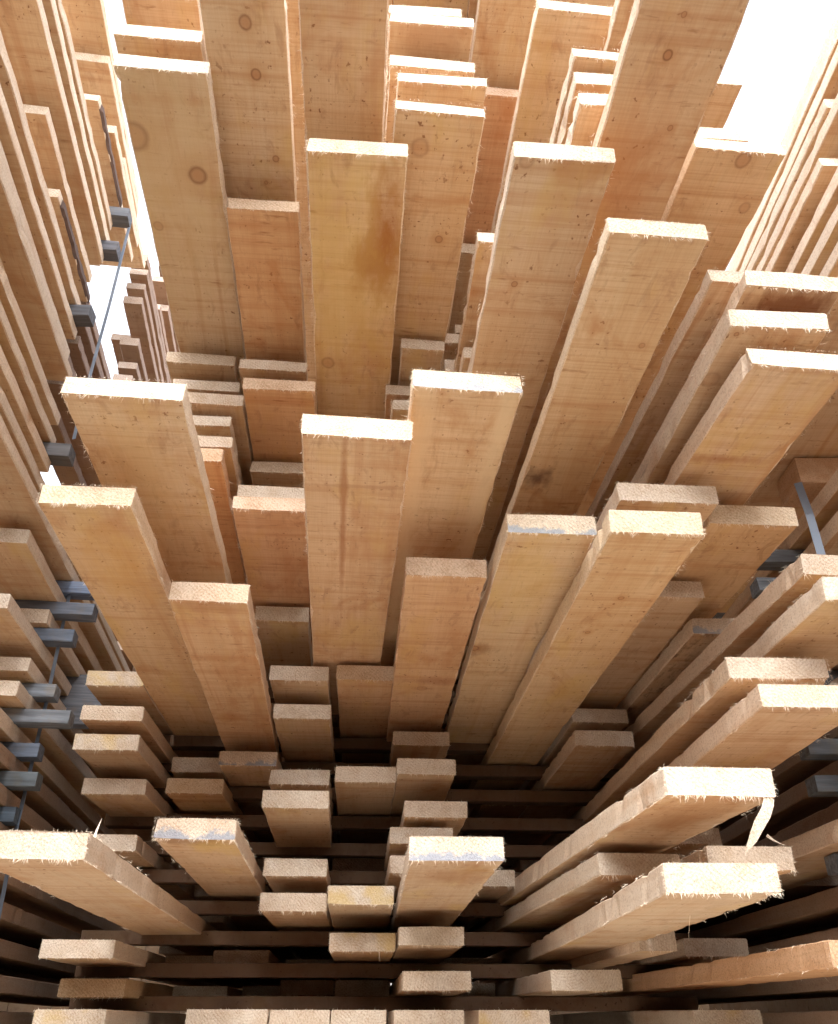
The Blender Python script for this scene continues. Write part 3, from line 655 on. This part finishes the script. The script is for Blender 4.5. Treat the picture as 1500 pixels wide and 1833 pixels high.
T_LOW, T_HIGH = 0.0300, 0.0245
KNOTS = {'A2': [(0.0954, 0.173, 0.0121, 0.8), (0.0091, 0.1106, 0.0179, 0.5), (0.015, 0.2805, 0.0069, 0.4)], 'B0': [(0.0617, 0.0466, 0.0081, 0.8), (0.07, 0.1224, 0.0068, 0.9), (0.0894, 0.2662, 0.0047, 0.8), (0.0697, 0.3136, 0.0029, 0.7)], 'C1': [(0.0253, 0.4416, 0.0103, 0.5)], 'D5': [(0.0407, 0.0581, 0.0115, 0.4), (0.0873, 0.2249, 0.0055, 0.7)],
 'F2': [(0.0369, 0.1978, 0.0038, 0.8), (0.0157, 0.0055, 0.0079, 0.35)], 'H0': [(0.0502, 0.1045, 0.0048, 1.0), (0.0525, 0.0591, 0.0026, 0.7), (0.084, 0.1929, 0.003, 0.7)], 'H2': [(0.0696, 0.0131, 0.0086, 0.6), (0.1038, 0.0871, 0.0068, 0.4)], 'J3': [(0.0129, 0.0149, 0.0028, 0.9), (0.0122, 0.1039, 0.0106, 0.35)], 'K1': [(0.066, 0.1876, 0.004, 0.8), (0.0476, 0.3124, 0.0035, 0.8)],
 'K2': [(0.0011, 0.4132, 0.008, 0.9)], 'M3': [(0.0565, 0.4934, 0.0089, 0.4)], 'I1': [(0.0953, 0.1774, 0.0037, 0.6)]}
# stains: x, y, radius x, radius y, colour, strength (in the board's own metres)
STAINS = {'C1': [(.118, .15, .030, .12, (0.32, 0.12, 0.035), .95), (.090, .20, .03, .06, (0.32, 0.12, 0.04), .9), (.05, .25, .09, .25, (0.60, 0.45, 0.17), .45)],
 'J2': [(.09, .035, .07, .045, (0.20, 0.075, 0.03), .85)],
 'K2': [(.05, .14, .05, .16, (0.62, 0.45, 0.17), .35), (.01, .42, .03, .03, (0.16, 0.07, 0.04), .7)],
 'M1': [(.055, .20, .005, .30, (0.36, 0.17, 0.08), .7), (.07, .115, .08, .004, (0.36, 0.19, 0.10), .4)],
 'J4': [(.05, .20, .06, .012, (0.36, 0.16, 0.07), .7)],
 'M2': [(.02, .3, .016, .8, (0.66, 0.54, 0.38), .7), (.125, .3, .012, .8, (0.66, 0.54, 0.38), .7)],
 'P3': [(.06, .02, .08, .02, (0.36, 0.19, 0.09), .3)],
 'M3': [(.07, .45, .06, .02, (0.33, 0.15, 0.07), .5)],
 'P2': [(.07, .18, .05, .12, (0.58, 0.36, 0.12), .5)],
 'Q8': [(.06, .02, .06, .03, (0.22, 0.10, 0.05), .6), (.09, .06, .05, .08, (0.64, 0.45, 0.14), .5)],
 'N6': [(.06, .12, .06, .10, (0.34, 0.16, 0.06), .5)],
 'L5': [(.06, .10, .06, .12, (0.36, 0.18, 0.07), .45)],
 'I1': [(.02, .50, .03, .03, (0.10, 0.05, 0.04), .8)],
 'H0': [(.03, .30, .08, .15, (0.50, 0.25, 0.12), .4)],
 'A2': [(.05, .20, .10, .30, (0.60, 0.46, 0.28), .6)],
 'P1': [(.07, .16, .05, .20, (0.70, 0.50, 0.26), .4)],
 'D2': [(.06, .02, .06, .03, (0.40, 0.22, 0.12), .5)]}
# tint of single boards
TINT = {'A2': (.96, .97, .97), 'B0': (.96, .98, 1.0), 'C1': (1.02, .99, .90), 'D5': (1.0, .98, .94), 'M1': (1.0, .90, .82), 'K2': (1.03, 1.0, .92),
 'K1': (1.02, .97, .86), 'P1': (1.02, 1.0, .96), 'P2': (1.0, .90, .78), 'P3': (1.0, .88, .78), 'M3': (1.0, .84, .72), 'M2': (1.02, .95, .86),
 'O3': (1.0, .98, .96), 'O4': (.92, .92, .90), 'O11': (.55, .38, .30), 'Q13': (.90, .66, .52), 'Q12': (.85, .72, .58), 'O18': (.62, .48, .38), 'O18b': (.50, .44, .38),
 'B1': (1.0, .86, .74), 'P12': (1.0, .84, .72), 'P15': (1.0, .82, .72), 'P10': (1.0, .78, .62), 'O1': (1.0, .86, .74), 'C0': (.98, .92, .88), 'H0': (1.0, .92, .86),
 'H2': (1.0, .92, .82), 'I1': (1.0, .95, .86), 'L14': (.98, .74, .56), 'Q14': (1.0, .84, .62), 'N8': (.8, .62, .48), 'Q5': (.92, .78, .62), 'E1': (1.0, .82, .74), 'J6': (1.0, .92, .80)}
BLUE_END = {'K2', 'N6', 'Q8', 'K4', 'Q7', 'M2'}
YEL_END = {'O14', 'Q16', 'Q3', 'O13', 'Q1', 'L15', 'L16'}
DIRTY = {'K4'}
WANE = {'K2': None}
LABEL = {
 'A2': 'wide greyish board with a large round knot, jutting out at the upper left',
 'A1': 'short visible board tip directly above the greyish knotty board at the upper left',
 'A0': 'brown board running out of the top of the picture above the upper left tips',
 'B0': 'long board with a column of dark knots, right of the greyish board at upper left',
 'B1': 'reddish board whose tip ends halfway down below the board with four dark knots',
 'C0': 'plain reddish brown board running out of the top edge above the yellow stained board',
 'C1': 'big yellow board with an orange brown stain, at the centre of the upper picture',
 'D1': 'sunlit tip at the top edge, uppermost of the five tips in the middle column',
 'D2': 'bleached white tip, second of the five stepped tips at the top centre',
 'D3': 'thin slanting tip, third of the five stepped tips at the top centre',
 'D4': 'tip with a dark lower rim, fourth of the five stepped tips at the top centre',
 'D5': 'long board with a small ring knot, lowest of the five stepped tips at top centre',
 'E1': 'dark reddish board whose thin tip shows right of the stepped tips at top centre',
 'F1': 'tall board with a bright tip near the top edge, left of the three nested tips',
 'F2': 'broad board with a ring knot and pale left edge, right of the upper centre',
 'G1': 'outermost and highest of three nested white rimmed boards at the upper right',
 'G2': 'middle one of three nested white rimmed boards at the upper right',
 'G3': 'innermost and lowest of three nested white rimmed boards at the upper right',
 'H0': 'very long freckled board with a small dark knot running out past the top right',
 'H00': 'brown board seen against the white sky at the upper right, its tip level',
 'H1': 'short pale tip between the sky and the widest tip at the upper right',
 'H2': 'wide board with a blown out white tip touching the sky gap at the upper right',
 'I1': 'broad board with a dark scratch on its underside, right of the centre',
 'J1': 'board peeping out left behind the rust stained board at the right edge',
 'J2': 'board with a dark rust brown stain just under its tip, at the right edge',
 'J3': 'board with a small dark knot at its tip corner, below the rust stained board',
 'J4': 'long board with clean wide pale left edge, lowest of the right edge upper group',
 'J5': 'tip directly above the split knotty board, right of the centre',
 'J6': 'broad board with pale tip, right of and behind the split knotty board',
 'K1': 'wide board with a white resin split in its tip, right of the blue stained one',
 'K2': 'yellow board with a blue stained bottom rim on its tip, right of the centre',
 'K3': 'reddish board with rough tip showing right of the split knotty board',
 'K4': 'dirty board with bluish grey tip half hidden behind a long pale edge',
 'L1': 'rough tipped board with a very long pale left edge, at the right border',
 'L2': 'board with yellow underside just below the longest pale edge at the right border',
 'L3': 'woolly cut board at the right with a torn flap on its pale left edge',
 'L4': 'board right beneath the one with a torn flap, at the right border',
 'L5': 'thick fuzzy tip at lower right with a torn white sliver hanging from its corner',
 'L6': 'nearest board at lower right, thick fuzzy tip and wavy pale left edge',
 'L7': 'fuzzy tip peeping out right behind the nearest lower right board',
 'L8': 'board with brown fuzzy top edge between the two thick lower right boards',
 'M1': 'wide reddish board with a vertical crack line, in the exact centre of the stack',
 'M2': 'board with pale sapwood stripes and a bright bluish tip, right of the centre board',
 'M3': 'orange board with clear ring scratches on its tip, below the centre',
 'N6': 'board with white and blue speckled tip, standing out at the bottom centre',
 'O3': 'pale greyish short board with a smooth tip, left of the dark narrow slot',
 'O11': 'dark chocolate brown tip deep in the bottom centre between paler tips',
 'O13': 'pale tip with ragged lower rim, left beside the blue speckled tip',
 'O14': 'tip with a yellow resin patch and a hanging fibre at the bottom centre',
 'P1': 'widest clean pale board at the left, over the white sky gap',
 'P2': 'board with a glaring white furry tip at the far left',
 'P3': 'orange board whose tip leans against the furry white tipped board',
 'Q8': 'board with blue and rust stained tip at the lower left',
 'Q10': 'nearest board at the lower left corner with splintered fuzzy tip',
 'Q11': 'orange brown board directly beneath the nearest lower left board',
 'Q13': 'small reddish tip in the dark at the lower left',
 'Q7': 'short board with yellow and blue tinted tip left of the bottom centre',
}
REACH = lambda y: 'jutting far out' if y < 1.0 else ('jutting out' if y < 1.45 else ('nearly flush' if y < 1.8 else 'set back'))
ORD = ['', 'first', 'second', 'third', 'fourth', 'fifth', 'sixth', 'seventh', 'eighth', 'ninth', 'tenth', 'eleventh', 'twelfth', 'thirteenth', 'fourteenth',
       'fifteenth', 'sixteenth', 'seventeenth', 'eighteenth', 'nineteenth', 'twentieth', 'twenty-first', 'twenty-second', 'twenty-third', 'twenty-fourth',
       'twenty-fifth', 'twenty-sixth', 'twenty-seventh', 'twenty-eighth', 'twenty-ninth', 'thirtieth', 'thirty-first', 'thirty-second', 'thirty-third', 'thirty-fourth', 'thirty-fifth', 'thirty-sixth']
WORD = ['pale', 'golden', 'reddish']
used = set()
side_seen = {}
rank = {}
for grp in ('L', 'Rt', 'LB', 'LC'):
    ks = sorted({p[2] for p in PLANKS if p[1] == grp}, reverse=True)
    rank[grp] = {k: i + 1 for i, k in enumerate(ks)}

for idx, (nm, grp, k, x0, x1, y0, z0, yaw, L) in enumerate(PLANKS):
    rnd = random.Random(1000 + idx)
    w = x1 - x0
    t = T_LOW if k < 13 else T_HIGH
    if grp in ('L', 'LB', 'LC', 'Rt'): t = 0.029 if k < 14 else 0.025
    t *= rnd.uniform(.97, 1.03)
    near = grp == 'M' and nm
    rough = 1.5 if near and y0 < 1.2 else 1.0
    wane = None
    if nm == 'K2': wane = [(.28, .60, .010)]
    bm = plank_mesh(w, L, t, rnd, rough, wane)
    # material choice
    ti = rnd.choices((0, 1, 2), (.40, .40, .20))[0]
    if nm in KNOTS or nm in STAINS:
        face = face_wood('board_face_of_one_board', knots=KNOTS.get(nm, ()), stain=STAINS.get(nm), heart=(.15, .45, .8)[ti])
    elif nm in DIRTY: face = FACE_DIRTY
    else: face = FACE[ti]
    end = END_BLUE if nm in BLUE_END else (END_YEL if nm in YEL_END else END)
    o = link('wooden_board', bm, [face, SIDE, end], None, (x0, y0, z0), (0, 0, -yaw))
    v = rnd.uniform(.90, 1.05); wm = rnd.uniform(0, .10)
    tint = TINT.get(nm, (v, v * (1 - wm * .6), v * (1 - wm)))
    if grp == 'L' and k > 12: tint = (.88 * v, .84 * v, .80 * v)
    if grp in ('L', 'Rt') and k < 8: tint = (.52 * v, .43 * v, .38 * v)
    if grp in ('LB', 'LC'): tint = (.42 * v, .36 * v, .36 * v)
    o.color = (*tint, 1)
    # label
    if grp == 'M':
        col_i = min(10, max(1, int((x0 + w / 2 + .58 + .05 * max(0, z0)) / .127) + 1))
        lab = LABEL.get(nm)
        if not lab:
            for ci in (col_i, col_i + 1, col_i - 1):
                lab = '%s board %s, %s column from left, %s layer up, middle stack' % (WORD[ti], REACH(y0), ORD[max(1, ci)], ORD[k + 1])
                if lab not in used: break
        used.add(lab)
        tag(o, lab, 'board', 'boards of the middle stack')
    elif grp == 'F':
        tag(o, 'dark recessed board deep inside the middle stack behind the jutting tips', 'board', 'recessed boards of the middle stack')
    elif grp == 'R':
        tag(o, 'board above the top edge of the picture roofing the middle stack', 'board', 'roofing boards of the middle stack')
    else:
        key = (grp, k)
        first = key not in side_seen and grp != 'LC'; side_seen[key] = 1
        where = {'L': 'left stack', 'LB': 'farther stack behind the left gap', 'LC': 'farther stack behind the left gap', 'Rt': 'right stack'}[grp]
        if first:
            tag(o, '%s edge board of the %s, %s from its top' % (WORD[ti], where, ORD[rank[grp][k]]), 'board', 'edge boards of the ' + where)
        else:
            tag(o, 'inner board of the %s, hidden behind its edge board' % where, 'board', 'inner boards of the ' + where)
    # torn fibres
    dens = 0
    if near: dens = 1.0 if y0 < 1.2 else .75
    if grp == 'M' and nm in ('L5', 'L6', 'P2', 'Q10', 'Q8', 'L7', 'L3'): dens = 1.7
    if dens:
        fb = fringe(w, t, rnd, dens, .35 if (near and y0 < 1.4) else 0)
        s = link('splinters', fb, [SPL], o); s['kind'] = 'stuff'
        s.color = o.color
    if (grp == 'L' and first and k in (30, 24)) or (grp == 'Rt' and first and k == 20):
        b2 = bmesh.new(); prev = None; sx = w if grp == 'L' else 0.0; sg = 1 if grp == 'L' else -1
        yb0 = .02 if grp == 'L' else .12
        for i in range(26):
            y_ = yb0 + i * .011; ww = .0035 + .004 * abs(noise.noise(Vector((k, i * .6, 1)))); hh = t * (.55 + .35 * noise.noise(Vector((k, i * .4, 6))))
            if i in (0, 25): ww = .0005
            q = [b2.verts.new((sx - sg * .001, y_, t * .5 - hh)), b2.verts.new((sx + sg * ww, y_, t * .5 - hh * .6)), b2.verts.new((sx + sg * ww * .8, y_, t * .5 + hh * .5)), b2.verts.new((sx - sg * .001, y_, t * .5 + hh * .8))]
            if prev:
                for a in range(4):
                    c_ = (a + 1) % 4; b2.faces.new((prev[a], prev[c_], q[c_], q[a]))
            prev = q
        link('bark_strip', b2, [BARK], o)
    if nm == 'L5':
        # long torn sliver hanging off the right lower corner, plus a thin fibre
        b2 = bmesh.new(); pts = [(.001, 0, -.002), (-.004, .000, -.012), (-.012, .001, -.025), (-.020, .002, -.037), (-.029, .003, -.050), (-.037, .004, -.062)]
        ws = [.0065, .0080, .0095, .0080, .0060, .0004]; prev = None
        for i, (p, ww) in enumerate(zip(pts, ws)):
            jz = rnd.uniform(-.001, .001)
            q = [b2.verts.new((p[0] - ww + jz, p[1], p[2])), b2.verts.new((p[0] + ww + jz, p[1] + .001, p[2] + .003)), b2.verts.new((p[0] + ww * .8, p[1] + .003, p[2] + .003)), b2.verts.new((p[0] - ww * .8, p[1] + .0025, p[2]))]
            if prev:
                for a in range(4):
                    c_ = (a + 1) % 4; b2.faces.new((prev[a], prev[c_], q[c_], q[a]))
            prev = q
        splinter(b2, (-.010, .002, -.040), (.6, 0, -.6), .022, .0018, rnd)
        s = link('torn_sliver', b2, [END], o, (w - .008, .001, .0)); s['label'] = 'white torn sliver hanging from the corner'
    if nm == 'L6':
        b2 = bmesh.new()
        splinter(b2, (0, 0, 0), (-.25, 0, -1), .030, .0004, rnd); splinter(b2, (0, 0, 0), (.8, 0, .5), .012, .0003, rnd); splinter(b2, (0, 0, 0), (-.8, 0, .35), .014, .0003, rnd)
        s = link('loose_fibre', b2, [SPL], o, (w * .70, .20, .0))
    if nm == 'Q10':
        b2 = bmesh.new(); splinter(b2, (0, 0, 0), (.15, .1, 1), .024, .0022, rnd)
        link('upright_splinter', b2, [SPL], o, (w - .002, .03, t - .001))
    if nm == 'O14':
        b2 = bmesh.new(); splinter(b2, (0, 0, 0), (.05, 0, -1), .018, .0006, rnd)
        link('loose_fibre', b2, [SPL], o, (w * .75, .0, .0))

# ------------------------------------------------------------------ stickers, bearers
def box_bm(sx, sy, sz, seed=0, rough=.0008, seg=1):
    bm = bmesh.new(); c = .0012
    prof = [(c, 0), (sy - c, 0), (sy, c), (sy, sz - c), (sy - c, sz), (c, sz), (0, sz - c), (0, c)]
    n = max(2, int(sx / .03)); rings = []
    for i in range(n + 1):
        x = sx * i / n
        rings.append([bm.verts.new((x + (noise.noise(Vector((seed, j, 3))) * rough * 2 if i in (0, n) else 0), y + noise.noise(Vector((x * 20, j, seed))) * rough, z + noise.noise(Vector((x * 20, j + 9, seed))) * rough)) for j, (y, z) in enumerate(prof)])
    for a, b in zip(rings, rings[1:]):
        for i in range(8):
            j = (i + 1) % 8; bm.faces.new((a[i], b[i], b[j], a[j]))
    bm.faces.new(rings[0]); bm.faces.new(rings[-1][::-1])
    bmesh.ops.recalc_face_normals(bm, faces=bm.faces)
    return bm
def layer_z(k): return -0.012 + 0.059 * k
def sticker(x0, x1, y, k, label, group, tint=(1, 1, 1), dep=.038, rz=0, mat=None, h=None, z=None):
    t = T_LOW if k < 13 else T_HIGH
    zz = layer_z(k) + t + .0015 if z is None else z
    hh = (.059 - t - .003) if h is None else h
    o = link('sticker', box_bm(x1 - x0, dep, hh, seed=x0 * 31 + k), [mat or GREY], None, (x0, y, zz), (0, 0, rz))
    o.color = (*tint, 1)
    tag(o, label, 'sticker', group)
    return o
rnd = random.Random(9)
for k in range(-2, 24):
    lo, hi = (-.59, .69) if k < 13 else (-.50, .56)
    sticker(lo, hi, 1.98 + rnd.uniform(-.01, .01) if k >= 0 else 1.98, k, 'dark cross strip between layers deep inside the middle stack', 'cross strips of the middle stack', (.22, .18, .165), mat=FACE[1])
def tipx(d, X, sl): return X + sl * d
for i, (k, d, X, tn, ln) in enumerate(((28, 1.375, -.525, (.75, .78, .85), 'highest'), (26, 1.375, -.530, (.8, .8, .88), 'second highest'), (22, 1.375, -.540, (.7, .7, .75), 'third highest'),
        (16, 1.375, -.515, (.7, .66, .66), 'fourth'), (13, 1.64, -.465, (1.2, 1.5, 2.1), 'fifth'), (12, 1.62, -.470, (.9, 1.0, 1.2), 'sixth'), (11, 1.62, -.500, (.8, .95, 1.2), 'seventh'),
        (9, 1.62, -.510, (1.5, 1.65, 1.8), 'eighth'), (8, 1.60, -.465, (1.2, 1.3, 1.4), 'ninth'), (7, 1.62, -.515, (.8, .95, 1.2), 'tenth'), (6, 1.60, -.500, (.7, .8, .85), 'eleventh'),
        (5, 1.62, -.530, (.6, .8, 1.0), 'twelfth'), (4, 1.60, -.515, (.5, .6, .65), 'thirteenth'), (2, 1.6, -.54, (.6, .6, .65), 'fourteenth'), (0, 1.6, -.54, (.6, .6, .65), 'lowest'))):
    x1 = X - .0746 * d
    gap0 = layer_z(k) + (.029 if k < 14 else .025) + .001
    sticker(x1 - .30, x1, d, k, 'grey cross strip poking out of the left stack, %s of its row' % ln, 'cross strips of the left stack', tn, z=gap0, h=layer_z(k + 1) - gap0 - .002, rz=R(4.3) if k != 22 else R(-1))
for i, k in enumerate((12, 11, 10, 9, 8, 7, 6, 5, 3, 1)):
    x0 = .635 + .0444 * 1.33 + rnd.uniform(-.01, .015) - (0 if k > 9 else -.02)
    gap0 = layer_z(k) + .030
    sticker(x0, x0 + .42, 1.33, k, 'grey cross strip poking out of the right stack, %s from the top of its row' % ORD[i + 1], 'cross strips of the right stack', (1.2, 1.35, 1.5), z=gap0, h=.026, rz=R(-2.5))
# big bearer between the two packs of the right stack
b = link('bearer', box_bm(.42, .085, .053, seed=4, rough=.0016), [SIDE], None, (.745, 1.20, layer_z(14) + .003), (0, 0, R(-2.5)))
b.color = (.80, .66, .56, 1); tag(b, 'thick wooden bearer block under the upper pack of the right stack, strap passing below', 'bearer')
b = link('bearer', box_bm(.9, .03, .028, seed=5), [GREY], None, (.60, 1.75, layer_z(13) + .034), (0, 0, 0))
tag(b, 'thin grey strip under the wide upper board at the right, behind the thick bearer', 'bearer')
# bearers carrying the middle stack, on the ground
for i, y in enumerate((2.0, 2.9)):
    b = link('bearer', box_bm(2.9, .10, .10, seed=6 + i, rough=.002), [GREY], None, (-1.2, y, -.262), (0, 0, 0))
    tag(b, ('front' if i == 0 else 'rear') + ' thick bearer on the ground under the whole stack', 'bearer')

# ------------------------------------------------------------------ straps
def strap(pts, width, thick, nrm):
    bm = bmesh.new(); prev = None; n = Vector(nrm).normalized()
    for i, p in enumerate(pts):
        p = Vector(p)
        d = (Vector(pts[min(i + 1, len(pts) - 1)]) - Vector(pts[max(i - 1, 0)])).normalized()
        s = d.cross(n).normalized()
        q = [bm.verts.new(p + s * width / 2 + n * thick / 2), bm.verts.new(p - s * width / 2 + n * thick / 2), bm.verts.new(p - s * width / 2 - n * thick / 2), bm.verts.new(p + s * width / 2 - n * thick / 2)]
        if prev:
            for a in range(4):
                c_ = (a + 1) % 4; bm.faces.new((prev[a], prev[c_], q[c_], q[a]))
        prev = q
    bmesh.ops.recalc_face_normals(bm, faces=bm.faces)
    return bm
d = 1.425
o = link('steel_strap', strap([(-.524 - .0746 * d, d, 1.66), (-.522 - .0746 * d, d, 1.40), (-.524 - .0746 * d, d, 1.10), (-.522 - .0746 * d, d, 1.02)], .008, .0008, (.35, 1, 0)), [STEEL])
tag(o, 'blue grey steel strap hanging in the gap at the upper left', 'strap')
d = 1.672
o = link('steel_strap', strap([(-.536 - .0746 * d, d, .80), (-.530 - .0746 * d, d, .55), (-.530 - .0746 * d, d, .30), (-.514 - .0746 * d, d, -.10)], .009, .0008, (.45, 1, 0)), [STEEL])
o.color = (.8, .8, .8, 1); tag(o, 'thin steel strap beside the grey strips at the lower left', 'strap')
d = 1.24
o = link('steel_strap', strap([(.735, 1.195, .812), (.734, 1.185, .74), (.736, 1.185, .50), (.738, 1.19, .20), (.739, 1.19, -.10)], .013, .0008, (-.5, -1, 0)), [STEEL])
tag(o, 'blue grey steel strap running down the right stack from under the bearer', 'strap')

# odd pieces at the left gap
o = link('offcut_post', box_bm(.15, .030, .024, seed=3, rough=.001), [SIDE], None, (-.80, 1.92, .70), (0, R(-78), R(4)))
o.color = (.80, .82, .72, 1); tag(o, 'short pale upright offcut standing in the left gap above the grey strips', 'offcut')
o = link('weathered_slab', box_bm(.34, .16, .016, seed=8, rough=.0015), [GREY], None, (-.88, 1.86, .555), (R(62), 0, R(4)))
o.color = (1.0, 1.0, 1.05, 1); tag(o, 'wide weathered grey slab leaning in the left gap beside the thin strap', 'slab')

# ground
bm = bmesh.new(); bmesh.ops.create_grid(bm, x_segments=1, y_segments=1, size=400)
g_ = link('ground', bm, [DIRT], None, (0, 0, -.265)); g_['kind'] = 'structure'

# added boarding on all four sides, there to shade the low, deep layers
def blocker(name, x0, x1, y, h, label, face):
    root = bpy.data.objects.new(name, None); COL.objects.link(root); root.location = ((x0 + x1) / 2, y, -.265)
    tag(root, label, 'blocker')
    bm = bmesh.new(); x = -(x1 - x0) / 2; r = random.Random(2)
    while x < (x1 - x0) / 2:
        w = .16; hh = h + r.uniform(-.02, .02)
        m = bmesh.ops.create_cube(bm, size=1.0)
        for v in m['verts']: v.co = Vector((v.co.x * (w - .003) + x + w / 2, v.co.y * .022, (v.co.z + .5) * hh))
        x += w
    link('boards', bm, [FACE[1]], root).color = (.30, .27, .25, 1)
    for i, zz in enumerate((.4, h - .4)):
        link('rail', box_bm(x1 - x0, .04, .08, seed=i), [GREY], root, (-(x1 - x0) / 2, face * .034 - .02, zz))
    return root
blocker('blocker', -4.5, 4.5, -1.45, 1.2, 'brown board fence added unseen behind the photographer to shade the stacks', -1)
blocker('blocker', -5.5, 5.5, 3.75, 1.35, 'brown board fence added beyond the far stack ends to block rear light', 1)
lf = blocker('blocker', -2.6, 2.4, 0, 1.45, 'brown board fence added beyond the left stack to block side light', 1)
lf.location = (-1.25, 1.3, -.265); lf.rotation_euler = (0, 0, R(90 + 4.3))
rf = blocker('blocker', -2.6, 2.4, 0, 1.45, 'brown board fence added beyond the right stack to block side light', -1)
rf.location = (1.25, 1.3, -.265); rf.rotation_euler = (0, 0, R(90 - 2.5))
